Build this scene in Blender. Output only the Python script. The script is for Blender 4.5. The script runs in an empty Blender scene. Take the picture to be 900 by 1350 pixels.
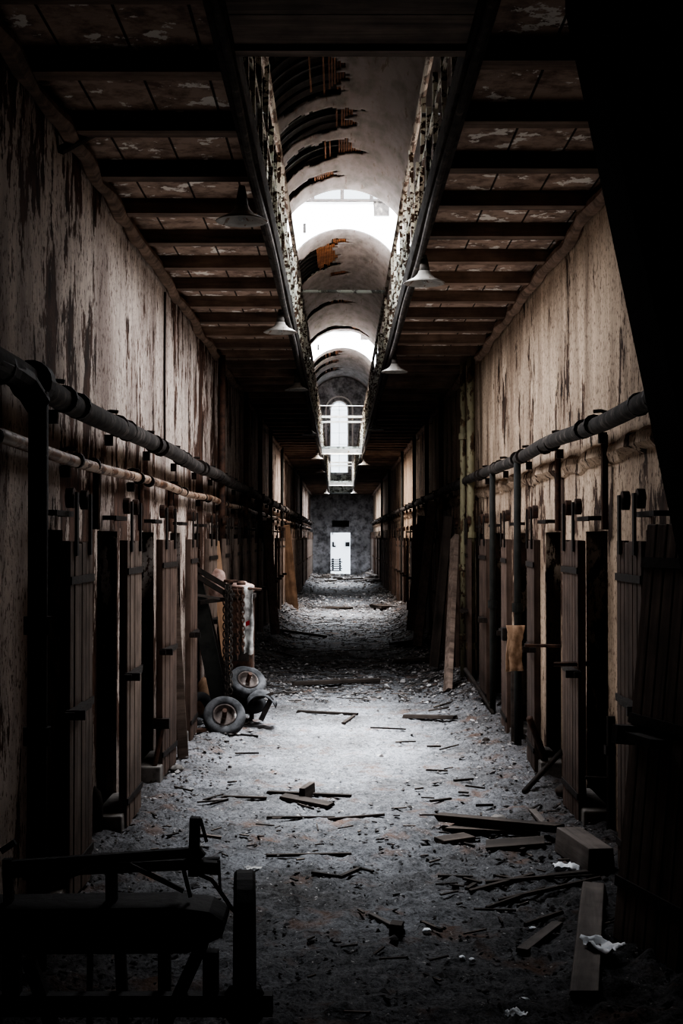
import bpy, math, random
import numpy as np
from mathutils import Vector, Matrix, Euler, noise
random.seed(11)
S = bpy.context.scene
COL = S.collection
PI = math.pi
F = 1800.0                      # focal length in pixels of the 900x1350 frame
EYE = 2.0
XL, XR, CX = -1.6, 1.8, 0.1     # side walls and corridor axis
YB, YE = -1.6, 74.0             # corridor ends
ZG = 4.3                        # underside of the galleries
GL, GR = -0.55, 0.65            # gallery edges
ZS, RV = 9.0, 1.7               # vault springing height and radius
SHAFTS = [(11.0, 15.6), (34.0, 38.4), (57.2, 62.6)]

# ---------------------------------------------------------------- materials
class N:
    def __init__(s, name):
        s.m = bpy.data.materials.new(name); s.m.use_nodes = True
        s.t = s.m.node_tree; s.b = s.t.nodes['Principled BSDF']
        s.out = s.t.nodes['Material Output']
        s.tc = s.t.nodes.new('ShaderNodeTexCoord')
    def new(s, k, **kw):
        n = s.t.nodes.new(k)
        for a, v in kw.items():
            if hasattr(n, a): setattr(n, a, v)
        return n
    def link(s, a, b): s.t.links.new(a, b)
    def noise(s, scale, detail=6, stretch=(1, 1, 1), rough=0.6, src='Object', off=(0, 0, 0), dist=0.0):
        mp = s.new('ShaderNodeMapping'); mp.inputs['Scale'].default_value = stretch
        mp.inputs['Location'].default_value = off
        s.link(s.tc.outputs[src], mp.inputs['Vector'])
        n = s.new('ShaderNodeTexNoise'); n.inputs['Scale'].default_value = scale
        n.inputs['Detail'].default_value = detail; n.inputs['Roughness'].default_value = rough
        n.inputs['Distortion'].default_value = dist
        s.link(mp.outputs[0], n.inputs['Vector'])
        return n.outputs['Fac']
    def ramp(s, fac, stops, interp='LINEAR'):
        r = s.new('ShaderNodeValToRGB'); cr = r.color_ramp; cr.interpolation = interp
        while len(cr.elements) < len(stops): cr.elements.new(0.5)
        for e, (p, c) in zip(cr.elements, stops):
            e.position = p
            e.color = (c, c, c, 1) if isinstance(c, (int, float)) else (*c, 1)
        s.link(fac, r.inputs['Fac']); return r.outputs['Color']
    def mix(s, fac, a, b, mode='MIX'):
        n = s.new('ShaderNodeMix', data_type='RGBA', blend_type=mode)
        for sock, v in ((n.inputs[0], fac), (n.inputs[6], a), (n.inputs[7], b)):
            if hasattr(v, 'is_linked'): s.link(v, sock)
            elif isinstance(v, (int, float)): sock.default_value = v if sock == n.inputs[0] else (v, v, v, 1)
            else: sock.default_value = (*v, 1)
        return n.outputs[2]
    def math(s, op, a, b=0.0):
        n = s.new('ShaderNodeMath', operation=op)
        for i, v in enumerate((a, b)):
            if hasattr(v, 'is_linked'): s.link(v, n.inputs[i])
            else: n.inputs[i].default_value = v
        return n.outputs[0]
    def sep(s, src='Object'):
        n = s.new('ShaderNodeSeparateXYZ'); s.link(s.tc.outputs[src], n.inputs[0]); return n.outputs
    def done(s, col, rough=0.85, bump=None, bs=0.3, bd=0.02, metal=0.0, spec=0.25):
        if hasattr(col, 'is_linked'): s.link(col, s.b.inputs['Base Color'])
        else: s.b.inputs['Base Color'].default_value = (*col, 1)
        s.b.inputs['Roughness'].default_value = rough
        s.b.inputs['Metallic'].default_value = metal
        s.b.inputs['Specular IOR Level'].default_value = spec
        if bump is not None:
            b = s.new('ShaderNodeBump'); b.inputs['Strength'].default_value = bs
            b.inputs['Distance'].default_value = bd
            s.link(bump, b.inputs['Height']); s.link(b.outputs[0], s.b.inputs['Normal'])
        return s.m

def plaster(name, hi, lo, under, upper_peel, lower_peel, seed):
    n = N(name)
    o = (seed, seed * 2.3, seed * 0.7)
    z = n.sep()[2]
    fl = n.noise(3.6, 9, (1, 1, .30), .66, off=o, dist=.35)          # long vertical flakes
    fs = n.noise(15, 6, (1, 1, .40), .6, off=o, dist=.3)           # small flakes
    big = n.noise(.55, 3, (1, 1, .7), .5, off=o)
    thr = n.ramp(n.math('DIVIDE', z, 4.4), [(0.0, lower_peel + .03), (.5, lower_peel), (.60, upper_peel), (1, upper_peel)])
    mixv = n.math('ADD', n.math('MULTIPLY', fl, .72), n.math('ADD', n.math('MULTIPLY', fs, .25), n.math('MULTIPLY', big, .38)))
    d = n.math('ADD', n.math('SUBTRACT', mixv, thr), -.18)
    mask = n.ramp(d, [(0.0, 0), (.012, 1)])
    c1 = n.ramp(n.noise(2.3, 5, (1, 1, .3), off=o), [(.36, lo), (.58, hi)])
    st = n.ramp(n.noise(6, 8, (1, 1, .16), .72, off=o), [(.34, .45), (.58, 1.0)])
    c1 = n.mix(.6, c1, st, 'MULTIPLY')
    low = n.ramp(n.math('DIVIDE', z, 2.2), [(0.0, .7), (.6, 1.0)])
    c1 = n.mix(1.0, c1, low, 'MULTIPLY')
    sp = n.ramp(n.noise(45, 4, (1, 1, .5), off=o), [(.565, 0), (.61, .8)])
    c1 = n.mix(sp, c1, under)
    u = n.ramp(n.noise(9, 6, (1, 1, .4), off=o), [(.35, tuple(v * .35 for v in under)), (.7, tuple(min(1, v * 2.2) for v in under))])
    col = n.mix(mask, c1, u)
    return n.done(col, .9, n.mix(.5, n.math('SUBTRACT', 1.0, mask), n.noise(30, 6)), .6, .02)

def wood(name, c1, c2, axis, rough=.8, sc=7):
    n = N(name)
    st = {'x': (.12, 1.6, 1.6), 'y': (1.6, .12, 1.6), 'z': (1.6, 1.6, .12)}[axis]
    g = n.noise(sc, 8, st, .65, dist=.4)
    col = n.ramp(g, [(.32, c2), (.6, c1)])
    d = n.ramp(n.noise(3.5, 6), [(.35, .45), (.65, 1.0)])
    oi = n.new('ShaderNodeObjectInfo')
    rv = n.ramp(oi.outputs['Random'], [(0, .65), (1, 1.25)])
    col = n.mix(1.0, n.mix(.8, col, d, 'MULTIPLY'), rv, 'MULTIPLY')
    return n.done(col, rough, g, .5, .01)

def rust(name, c1, c2, c3=None, rough=.75, metal=.15, sc=14):
    n = N(name)
    g = n.noise(sc, 7)
    st = [(.35, c2), (.58, c1)] + ([(.66, c3)] if c3 else [])
    return n.done(n.ramp(g, st), rough, g, .5, .01, metal, .35)

def peel(name, paint, under, thr=.5, sc=9, stretch=(1, 1, 1), rough=.6):
    n = N(name)
    g = n.noise(sc, 8, stretch, .65, dist=.3)
    u = n.ramp(n.noise(sc * 2.2, 6, stretch), [(.4, tuple(v * .3 for v in under)), (.62, under)])
    p = n.ramp(n.noise(sc * .5, 5, stretch), [(.35, tuple(v * .6 for v in paint)), (.6, paint)])
    m = n.ramp(g, [(thr, 0), (thr + .03, 1)])
    return n.done(n.mix(m, p, u), rough, m, .4, .01)

def glass(name):
    n = N(name)
    tr = n.new('ShaderNodeBsdfTransparent'); tr.inputs[0].default_value = (.9, .93, .95, 1)
    gl = n.new('ShaderNodeBsdfGlossy'); gl.inputs['Roughness'].default_value = .1
    mx = n.new('ShaderNodeMixShader')
    n.link(n.ramp(n.noise(3, 4), [(.4, .03), (.7, .12)]), mx.inputs[0])
    n.link(tr.outputs[0], mx.inputs[1]); n.link(gl.outputs[0], mx.inputs[2])
    n.link(mx.outputs[0], n.out.inputs['Surface']); return n.m

M = {}
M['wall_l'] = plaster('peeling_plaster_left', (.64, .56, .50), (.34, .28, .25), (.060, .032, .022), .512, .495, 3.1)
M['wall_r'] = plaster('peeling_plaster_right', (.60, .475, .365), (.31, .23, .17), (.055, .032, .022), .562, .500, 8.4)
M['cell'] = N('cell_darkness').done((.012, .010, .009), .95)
n = N('end_wall_plaster')
g = n.noise(3.6, 9, rough=.68)
M['wall_e'] = n.done(n.mix(.8, n.ramp(g, [(.38, (.20, .205, .22)), (.58, (.62, .64, .69))]), n.ramp(n.noise(.8, 5), [(.4, .45), (.6, 1.)]), 'MULTIPLY'), .9, g, .4)
n = N('vault_plaster')
g = n.noise(3, 8, (1, .35, 1))
c = n.ramp(g, [(.3, (.13, .118, .112)), (.6, (.28, .26, .25))])
stn = n.ramp(n.noise(4.5, 7, (2.2, .25, 2.2), .65, off=(4, 4, 4)), [(.60, 0), (.66, .8)])
c = n.mix(stn, c, (.13, .09, .07))
M['vault'] = n.done(c, .85, g, .3)
n = N('white_shaft_wall')
M['white'] = n.done(n.ramp(n.noise(1.5, 7), [(.3, (.66, .66, .66)), (.55, (.85, .85, .85))]), .8)
M['roof'] = wood('dark_roof_boards', (.022, .018, .015), (.008, .007, .006), 'y')
M['lath'] = wood('lath_wood', (.36, .16, .07), (.16, .065, .03), 'y', sc=4)

n = N('dusty_floor')
fa = n.noise(1.1, 7, rough=.6); fb = n.noise(14, 8, rough=.7); fc = n.noise(55, 5, rough=.7)
xyz = n.sep()
c = n.ramp(fa, [(.32, (.105, .101, .10)), (.64, (.235, .236, .247))])
c = n.mix(.8, c, n.ramp(fb, [(.34, .35), (.56, 1.0)]), 'MULTIPLY')
c = n.mix(.8, c, n.ramp(fc, [(.39, .30), (.52, 1.0)]), 'MULTIPLY')
near = n.ramp(n.math('DIVIDE', xyz[1], 20.0), [(.28, .75), (.44, .75), (.55, 1.0), (.64, 1.25), (.78, 1.2), (.95, .8)])  # skylight pool painted into the floor colour: lighter inside it, darker around
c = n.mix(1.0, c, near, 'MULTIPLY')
rb = n.ramp(n.noise(2.6, 6, off=(3, 1, 0)), [(.56, 0), (.68, .55)])
c = n.mix(rb, c, (.14, .075, .045))
wh = n.ramp(n.noise(34, 3, off=(1, 7, 0)), [(.67, 0), (.70, .6)])
c = n.mix(wh, c, (.48, .46, .44))
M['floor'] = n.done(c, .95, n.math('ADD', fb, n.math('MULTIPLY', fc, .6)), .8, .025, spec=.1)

n = N('gallery_soffit')
xyz = n.sep()
sm = n.math('FRACT', n.math('MULTIPLY', xyz[0], 2.9))
seam = n.ramp(sm, [(0.0, .08), (.035, .08), (.05, 1.0), (.95, 1.0)])
g = n.noise(7, 8, (1, 1, 1), .66)
c = n.ramp(g, [(.36, (.15, .105, .085)), (.56, (.36, .27, .22))])
w = n.ramp(n.noise(5.5, 8, off=(5, 2, 1), rough=.65), [(.585, 0), (.60, 1)])
c = n.mix(w, c, (.72, .68, .63))
M['soffit'] = n.done(n.mix(1.0, c, seam, 'MULTIPLY'), .9, g, .5)
M['joist'] = wood('joist_wood', (.26, .185, .145), (.10, .07, .052), 'x')
M['beam'] = wood('bridge_wood', (.30, .24, .20), (.12, .095, .08), 'x')
M['fascia'] = peel('fascia_paint', (.05, .042, .036), (.022, .014, .011), .5, 8, (1, .4, 1), .9)
M['balu'] = peel('peeling_green_white_paint', (.68, .70, .62), (.075, .045, .028), .485, 15, (1, .22, 1.3))
M['rail'] = peel('handrail_paint', (.30, .29, .26), (.07, .042, .028), .50, 12, (1, .3, 1))
M['white_paint'] = peel('white_railing_paint', (.48, .48, .45), (.2, .13, .08), .62, 8)
M['panelgrey'] = peel('grey_lattice_panel', (.36, .40, .38), (.12, .13, .12), .5, 5)
M['door'] = wood('cell_door_wood', (.26, .20, .165), (.11, .08, .065), 'z', sc=9)
M['door_dk'] = wood('dark_cell_door_wood', (.15, .105, .085), (.07, .047, .037), 'z', sc=9)
M['iron'] = rust('black_iron', (.030, .022, .018), (.012, .010, .009))
M['iron_r'] = rust('rusty_iron', (.085, .045, .03), (.028, .017, .013))
M['pipe'] = rust('lagged_pipe', (.048, .041, .036), (.016, .013, .012), (.11, .095, .082), .9, .0, 9)
M['pipe_thin'] = peel('rusty_painted_pipe', (.42, .31, .235), (.20, .095, .05), .5, 7, (1, .5, 1))
M['pipe_y'] = peel('yellow_green_pipe_paint', (.235, .215, .14), (.11, .07, .04), .52, 8, (1, 1, .5))
M['pipe_g'] = rust('dark_green_pipe', (.026, .027, .024), (.012, .013, .012), sc=8)
M['pipe_blk'] = rust('black_standpipe', (.016, .013, .012), (.008, .007, .007))
M['lamp'] = peel('enamel_lamp_shade', (.30, .29, .27), (.16, .10, .07), .58, 9)
M['lamp_dk'] = rust('lamp_neck', (.10, .09, .08), (.03, .03, .028))
M['cart'] = rust('dark_cart_metal', (.006, .005, .005), (.003, .003, .003), metal=0)
M['plank'] = wood('pale_plank', (.17, .148, .135), (.075, .064, .058), 'x')
M['plank_d'] = wood('charred_plank', (.075, .058, .048), (.022, .017, .014), 'x')
M['plank_o'] = wood('orange_plank', (.40, .26, .17), (.2, .12, .075), 'x')
M['stone'] = rust('dusty_stone', (.22, .205, .19), (.09, .083, .076), metal=0, rough=.9, sc=9)
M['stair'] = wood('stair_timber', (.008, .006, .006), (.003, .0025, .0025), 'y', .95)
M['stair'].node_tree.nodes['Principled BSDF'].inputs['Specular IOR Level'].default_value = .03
n = N('tyre_rubber'); g = n.noise(9, 6)
M['tyre'] = n.done(n.ramp(g, [(.35, (.028, .028, .029)), (.65, (.10, .10, .104))]), .85, g, .3)
M['tyre_d'] = N('dark_rubber').done((.02, .02, .021), .8)
M['hub'] = rust('rusty_hub', (.10, .078, .068), (.035, .027, .024), (.38, .36, .345), sc=11)
n = N('white_cloth'); g = n.noise(10, 5)
M['cloth'] = n.done(n.ramp(g, [(.38, (.16, .155, .15)), (.60, (.46, .46, .45))]), .9, g, .4)
M['red'] = N('red_patch').done((.16, .008, .012), .9)
n = N('tan_rag'); g = n.noise(9, 5)
M['rag'] = n.done(n.ramp(g, [(.35, (.22, .14, .09)), (.62, (.42, .29, .2))]), .9, g, .4)
n = N('pink_sack'); g = n.noise(9, 5)
M['sack'] = n.done(n.ramp(g, [(.35, (.26, .17, .14)), (.62, (.52, .39, .35))]), .9, g, .4)
n = N('paper'); g = n.noise(14, 5)
M['paper'] = n.done(n.ramp(g, [(.3, (.62, .66, .70)), (.6, (.92, .94, .96))]), .7, g, .3)
n = N('rubble_chips')
vr = n.new('ShaderNodeTexVoronoi'); vr.inputs['Scale'].default_value = 11
n.link(n.tc.outputs['Object'], vr.inputs['Vector'])
sp = n.new('ShaderNodeSeparateColor'); n.link(vr.outputs['Color'], sp.inputs[0])
M['chips'] = n.done(n.mix(1.0, n.ramp(sp.outputs[0], [(0, (.06, .052, .048)), (.5, (.17, .155, .15)), (.85, (.30, .285, .28)), (1, (.55, .53, .52))]), n.ramp(n.math('DIVIDE', n.sep()[1], 20.0), [(.40, .28), (.62, .95)]), 'MULTIPLY'), .9)  # chip colour darkened towards the camera, painting in the dim foreground
n = N('splinter_wood')
vr = n.new('ShaderNodeTexVoronoi'); vr.inputs['Scale'].default_value = 5
n.link(n.tc.outputs['Object'], vr.inputs['Vector'])
sp = n.new('ShaderNodeSeparateColor'); n.link(vr.outputs['Color'], sp.inputs[0])
M['splint'] = n.done(n.ramp(sp.outputs[1], [(0, (.018, .015, .013)), (.7, (.055, .046, .04)), (.95, (.14, .115, .10))]), .9)
M['out'] = N('outdoor_pale_wall').done((.85, .87, .9), .9)
M['outdark'] = N('outdoor_dark').done((.01, .01, .011), .9)
M['glass'] = glass('dusty_glass')
M['frame_dk'] = rust('skylight_frame', (.16, .13, .11), (.06, .05, .045))

# ---------------------------------------------------------------- mesh helpers
class MB:
    def __init__(s): s.v = []; s.f = []; s.mi = []
    def add(s, vs, fs, mi=0):
        o = len(s.v); s.v += [tuple(v) for v in vs]
        s.f += [tuple(o + i for i in f) for f in fs]; s.mi += [mi] * len(fs); return s
    def box(s, c, d, R=None, mi=0):
        c = Vector(c); vs = []
        for sx in (-.5, .5):
            for sy in (-.5, .5):
                for sz in (-.5, .5):
                    p = Vector((sx * d[0], sy * d[1], sz * d[2]))
                    vs.append(c + (R @ p if R is not None else p))
        return s.add(vs, [(0, 1, 3, 2), (4, 6, 7, 5), (0, 4, 5, 1), (2, 3, 7, 6), (0, 2, 6, 4), (1, 5, 7, 3)], mi)
    def bar(s, a, b, w, h, up=(0, 0, 1), mi=0):
        a, b = Vector(a), Vector(b); x = (b - a); L = x.length; x.normalize()
        u = Vector(up)
        if abs(u.dot(x)) > .98: u = Vector((0, 1, 0))
        y = u.cross(x).normalized(); z = x.cross(y)
        R = Matrix((x, y, z)).transposed()
        return s.box((a + b) / 2, (L, w, h), R, mi)
    def tube(s, pts, r, n=10, cap=True, mi=0):
        P = [Vector(p) for p in pts]; rs = r if isinstance(r, (list, tuple)) else [r] * len(P)
        vs = []; fs = []; ref = None
        for i, p in enumerate(P):
            t = (P[min(i + 1, len(P) - 1)] - P[max(i - 1, 0)]).normalized()
            if ref is None:
                ref = Vector((0, 0, 1)) if abs(t.z) < .9 else Vector((1, 0, 0))
            a = (ref - t * ref.dot(t)).normalized(); ref = a; b = t.cross(a)
            for k in range(n):
                th = 2 * PI * k / n
                vs.append(p + (a * math.cos(th) + b * math.sin(th)) * rs[i])
        for i in range(len(P) - 1):
            for k in range(n):
                fs.append((i * n + k, i * n + (k + 1) % n, (i + 1) * n + (k + 1) % n, (i + 1) * n + k))
        if cap:
            fs.append(tuple(range(n))[::-1]); fs.append(tuple((len(P) - 1) * n + k for k in range(n)))
        return s.add(vs, fs, mi)
    def lathe(s, prof, c=(0, 0, 0), R=None, n=28, closed=False, mi=0):
        c = Vector(c); vs = []; fs = []; m = len(prof)
        for k in range(n):
            th = 2 * PI * k / n
            for r, z in prof:
                p = Vector((r * math.cos(th), r * math.sin(th), z))
                vs.append(c + (R @ p if R is not None else p))
        for k in range(n):
            k2 = (k + 1) % n
            for i in range(m if closed else m - 1):
                j = (i + 1) % m
                fs.append((k * m + i, k2 * m + i, k2 * m + j, k * m + j))
        return s.add(vs, fs, mi)
    def grid(s, rows, mi=0):
        m = len(rows[0]); vs = [p for r in rows for p in r]
        fs = [(i * m + j, i * m + j + 1, (i + 1) * m + j + 1, (i + 1) * m + j) for i in range(len(rows) - 1) for j in range(m - 1)]
        return s.add(vs, fs, mi)
    def build(s, name, mat, parent=None, smooth=False, bevel=0, solid=0):
        me = bpy.data.meshes.new(name); me.from_pydata(s.v, [], s.f)
        for m in (mat if isinstance(mat, (list, tuple)) else [mat]): me.materials.append(m)
        me.polygons.foreach_set('material_index', s.mi)
        if smooth: me.polygons.foreach_set('use_smooth', [True] * len(s.f))
        me.update()
        o = bpy.data.objects.new(name, me); COL.objects.link(o)
        if parent: o.parent = parent
        if solid:
            m = o.modifiers.new('solid', 'SOLIDIFY'); m.thickness = solid; m.offset = 0
        if bevel:
            m = o.modifiers.new('bevel', 'BEVEL'); m.width = bevel; m.segments = 2; m.limit_method = 'ANGLE'
        return o

def tag(o, label=None, cat=None, group=None, kind=None):
    if label: o['label'] = label
    if cat: o['category'] = cat
    if group: o['group'] = group
    if kind: o['kind'] = kind
    return o
def thing(name, label, cat, loc=(0, 0, 0), rot=(0, 0, 0), group=None):
    o = bpy.data.objects.new(name, None); COL.objects.link(o)
    o.location = loc; o.rotation_euler = rot; o.empty_display_size = .1
    return tag(o, label, cat, group)
def struct(o, label, cat):
    return tag(o, label, cat, kind='structure')
def copy_tree(o, parent=None):
    c = o.copy(); COL.objects.link(c)
    if parent: c.parent = parent
    for ch in list(o.children): copy_tree(ch, c)
    return c

def fnoise(x, y, s, seed=0.0): return noise.fractal(Vector((x * s + seed, y * s, seed * 1.7)), 1.0, 2.0, 5)
def sst(a, b, t):
    t = max(0.0, min(1.0, (t - a) / (b - a))); return t * t * (3 - 2 * t)
def H(x, y):
    """height of the rubble-strewn floor"""
    h = .020 * fnoise(x, y, 1.3) + .012 * fnoise(x, y, 5.0, 3)
    al = .07 + .05 * sst(10, 14, y) + .24 * sst(18, 23, y) * (1 - sst(33, 42, y)) + .16 * sst(50, 66, y)
    ar = .10 + .14 * sst(11, 15, y) + .16 * sst(18, 24, y) * (1 - sst(33, 42, y)) + .16 * sst(50, 66, y)
    v = .75 + .5 * fnoise(x * .2, y, .45, 9)
    h += al * v * sst(CX + .85, CX + 1.75, 2 * CX - x) + ar * v * sst(CX + .85, CX + 1.72, x)
    h += .05 * sst(19, 30, y) * max(0, fnoise(x, y, 1.1, 5))
    return h
def G(px, py, dz=0.0):
    """a floor point from where it is seen in the photograph"""
    Y = F * EYE / max(py - 708, 5)
    for _ in range(6):
        x = (px - 448) / F * Y
        Y = F * (EYE - H(x, Y)) / max(py - 708, 5)
    x = (px - 448) / F * Y
    return Vector((x, Y, H(x, Y) + dz))
def P(px, py, Y): return Vector(((px - 448) / F * Y, Y, EYE + (708 - py) / F * Y))

# ---------------------------------------------------------------- floor
ys = list(np.arange(-1.6, 4, .12)) + list(np.arange(4, 18, .034)) + list(np.arange(18, 32, .09)) + list(np.arange(32, 74.3, .22))
xs = list(np.linspace(XL - .12, XR + .12, 112))
fm = MB()
rows = []
for y in ys:
    fine = 0.018 if y < 20 else .03
    rows.append([(x, y, H(x, y) + (fine + .016 * (1 - sst(8, 11, y)) + .016 * sst(CX + .7, CX + 1.5, abs(x - CX) + CX)) * max(-.4, fnoise(x, y, 8, 4)) + .013 * fnoise(x, y, 21, 6)) for x in xs])
fm.grid(rows)
struct(fm.build('floor', M['floor'], smooth=True), 'grey dusty rubble-strewn corridor floor', 'floor')

# ---------------------------------------------------------------- walls with cell openings
LD = [7.5 + 1.93 * k for k in range(34)]
RD = [7.65 + 1.96 * k for k in range(34)]
LD = [y for y in LD if y < 73]; RD = [y for y in RD if y < 73]
def side_wall(name, X, sgn, doors, mat, label):
    m = MB(); zt = 2.04; xo = X + sgn * .5; xb = X + sgn * 1.1
    ops = [(c - .42, c + .38) for c in doors]
    q = lambda a, b, c, d, mi=0: m.add([a, b, c, d], [(0, 1, 2, 3)], mi)
    y = YB
    for a, b in ops + [(YE, YE)]:
        q((X, y, -.3), (X, a, -.3), (X, a, ZS), (X, y, ZS))
        if a == b: break
        q((X, a, zt), (X, b, zt), (X, b, ZS), (X, a, ZS))
        for yy in (a, b):                                   # jambs
            q((X, yy, -.3), (xo, yy, -.3), (xo, yy, zt), (X, yy, zt), 0)
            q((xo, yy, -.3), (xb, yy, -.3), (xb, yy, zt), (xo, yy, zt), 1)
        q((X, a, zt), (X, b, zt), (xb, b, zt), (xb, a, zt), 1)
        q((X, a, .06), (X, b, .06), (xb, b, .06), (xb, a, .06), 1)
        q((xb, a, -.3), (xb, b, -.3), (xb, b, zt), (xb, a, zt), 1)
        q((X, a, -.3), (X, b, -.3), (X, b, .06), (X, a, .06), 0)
        y = b
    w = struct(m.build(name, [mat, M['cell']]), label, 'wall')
    for c in doors:                                          # threshold stones and iron tracks fixed to the wall
        if c > 36: break
        t = MB().box((X - sgn * .07, c - .02, .10), (.2, .86, .14)).build('threshold', M['stone'], w, bevel=.012)
        t = MB().box((X - sgn * .08, c + .02, 2.13), (.02, .46, .03)).box((X - sgn * .04, c - .22, 2.13), (.08, .03, .03)).box((X - sgn * .04, c + .26, 2.13), (.08, .03, .03))
        t.build('door_track', M['iron'], w)
    return w
WL = side_wall('wall_left', XL, -1, LD, M['wall_l'], 'left corridor wall of peeling pale plaster with cell openings')
WR = side_wall('wall_right', XR, 1, RD, M['wall_r'], 'right corridor wall of peeling tan plaster with cell openings')
struct(MB().add([(XL - .5, YB, -.3), (XR + .5, YB, -.3), (XR + .5, YB, 12), (XL - .5, YB, 12)], [(0, 1, 2, 3)]).build('wall_front', M['cell']), 'dark wall closing the corridor behind the viewer', 'wall')

# end wall: doorway below, tall arched window above
DX0, DX1, DZ1 = -.50, .56, 2.24
WX0, WX1, WZ0, WZ1 = -.48, .40, 5.5, 8.9
em = MB(); xa, xb = XL - .3, XR + .3
def eq(x0, x1, z0, z1): em.add([(x0, YE, z0), (x1, YE, z0), (x1, YE, z1), (x0, YE, z1)], [(0, 1, 2, 3)])
eq(xa, DX0, -.3, DZ1); eq(DX1, xb, -.3, DZ1); eq(xa, xb, DZ1, WZ0)
eq(xa, WX0, WZ0, 11.2); eq(WX1, xb, WZ0, 11.2)
wc = (WX0 + WX1) / 2; wr = (WX1 - WX0) / 2
arc = [(wc + wr * math.cos(PI - PI * k / 16), WZ1 + wr * math.sin(PI * k / 16)) for k in range(17)]
for (a, b), (c, d) in zip(arc, arc[1:]):
    em.add([(a, YE, b), (c, YE, d), (c, YE, 11.2), (a, YE, 11.2)], [(0, 1, 2, 3)])
for (a, b), (c, d) in zip([(WX0, WZ0)] + arc, arc + [(WX1, WZ0)]):
    em.add([(a, YE, b), (c, YE, d), (c, YE + .5, d), (a, YE + .5, b)], [(0, 1, 2, 3)])
for x in (DX0, DX1): em.add([(x, YE, -.3), (x, YE + .5, -.3), (x, YE + .5, DZ1), (x, YE, DZ1)], [(0, 1, 2, 3)])
em.add([(DX0, YE, DZ1), (DX1, YE, DZ1), (DX1, YE + .5, DZ1), (DX0, YE + .5, DZ1)], [(0, 1, 2, 3)])
WE = struct(em.build('wall_back', M['wall_e']), 'grey blotchy end wall with bright doorway and tall arched window', 'wall')
MB().box((.03, YE - .02, 2.72), (.92, .06, .34)).build('lintel_slot', M['cell'], WE)
lp = MB().box((.03, YE - .03, 3.25), (1.0, .1, .7)); lp.build('lintel_panel', M['wall_e'], WE)
wm = MB()
for rr in (wr + .05, wr + .28):
    pts = [(wc - rr, YE - .04, WZ0)] + [(wc + rr * math.cos(PI - PI * k / 16), YE - .04, WZ1 + rr * math.sin(PI * k / 16)) for k in range(17)] + [(wc + rr, YE - .04, WZ0)]
    wm.tube(pts, .045, 6)
W1 = bpy.data.objects.new('window_1', None); COL.objects.link(W1); struct(W1, 'tall narrow arched window glowing white high in the end wall', 'window')
wm.build('window_frame', M['white'], W1)
mm = MB()
for z in np.arange(WZ0 + .3, WZ1 + .3, .62): mm.bar((WX0, YE + .2, z), (WX1, YE + .2, z), .02, .012)
mm.bar((wc, YE + .2, WZ0), (wc, YE + .2, WZ1 + wr), .02, .02)
mm.build('muntin', M['frame_dk'], W1)
pm = MB(); pm.add([(WX0, YE + .24, WZ0)] + [(a, YE + .24, b) for a, b in arc] + [(WX1, YE + .24, WZ0)], [tuple(range(19))])
pm.build('pane', M['glass'], W1)

# outside the end door
struct(MB().add([(-9, YE + .3, -.02), (9, YE + .3, -.02), (9, 90, -.02), (-9, 90, -.02)], [(0, 1, 2, 3)]).build('ground', M['out']), 'pale sunlit ground outside the end doorway', 'ground')
ow = struct(MB().box((0, 84, 1.6), (14, .3, 3.2)).build('wall_outside', M['out']), 'bright pale wall standing outside the end doorway', 'wall')
MB().box((.46, 83.8, 1.55), (.26, .1, .26)).build('vent', M['outdark'], ow)
MB().box((-.42, 83.8, 1.55), (.1, .1, .3)).box((-.34, 83.8, 1.43), (.14, .1, .08)).box((-.46, 83.8, 2.3), (.04, .1, .3)).build('stain', M['outdark'], ow)
t = thing('pallet_stack', 'dark slatted stack outside the bright end doorway', 'pallets', (-.22, 80, -.02))
for k in range(6):
    MB().box((random.uniform(-.05, .05), 0, .06 + .125 * k), (.62 + random.uniform(-.1, .1), .4, .05)).box((-.2, 0, .11 + .125 * k), (.12, .4, .07)).box((.22, 0, .11 + .125 * k), (.1, .4, .07)).build('slat', M['outdark'], t)

# ---------------------------------------------------------------- galleries
def gallery(side):
    left = side == 'left'
    x0, x1 = (XL, GL) if left else (GR, XR)
    g = struct(MB().box(((x0 + x1) / 2, (YB + YE) / 2, ZG + .16), (x1 - x0, YE - YB, .12)).build('gallery_deck', M['soffit']),
               f'gallery deck of peeling boards overhanging the {side} side of the corridor', 'gallery')
    y = 6.6 - .96 * 8
    k = 0
    while y < YE - .2:
        if y > YB + .2:
            MB().box(((x0 + x1) / 2, y, ZG + .05), (x1 - x0 - .06, .13, .11)).build('joist', M['joist'], g)
        y += .96 + (.02 if left else .0); k += 1
    # ragged plaster cornice at the wall
    c = MB(); xw = XL + .05 if left else XR - .05
    pts = []; rs = []
    for i in range(250):
        yy = YB + (YE - YB) * i / 249
        pts.append((xw + .03 * fnoise(yy, 0, 2, 2), yy, ZG - .02 + .04 * fnoise(yy, 3, 1.7, 5))); rs.append(.05 + .02 * fnoise(yy, 5, 3, 8))
    c.tube(pts, rs, 7); c.build('cornice', M['joist'], g)
    xe = GL + .03 if left else GR - .03
    fa = MB().box((xe, (YB + YE) / 2, ZG + .06), (.05, YE - YB, .16)).box((xe + (-.03 if left else .03), (YB + YE) / 2, ZG - .01), (.07, YE - YB, .025))
    struct(fa.build('trim_1' if left else 'trim_2', M['fascia'], bevel=.006), f'rusty iron fascia channel along the {side} gallery edge', 'trim')
    return g
gallery('left'); gallery('right')

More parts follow.
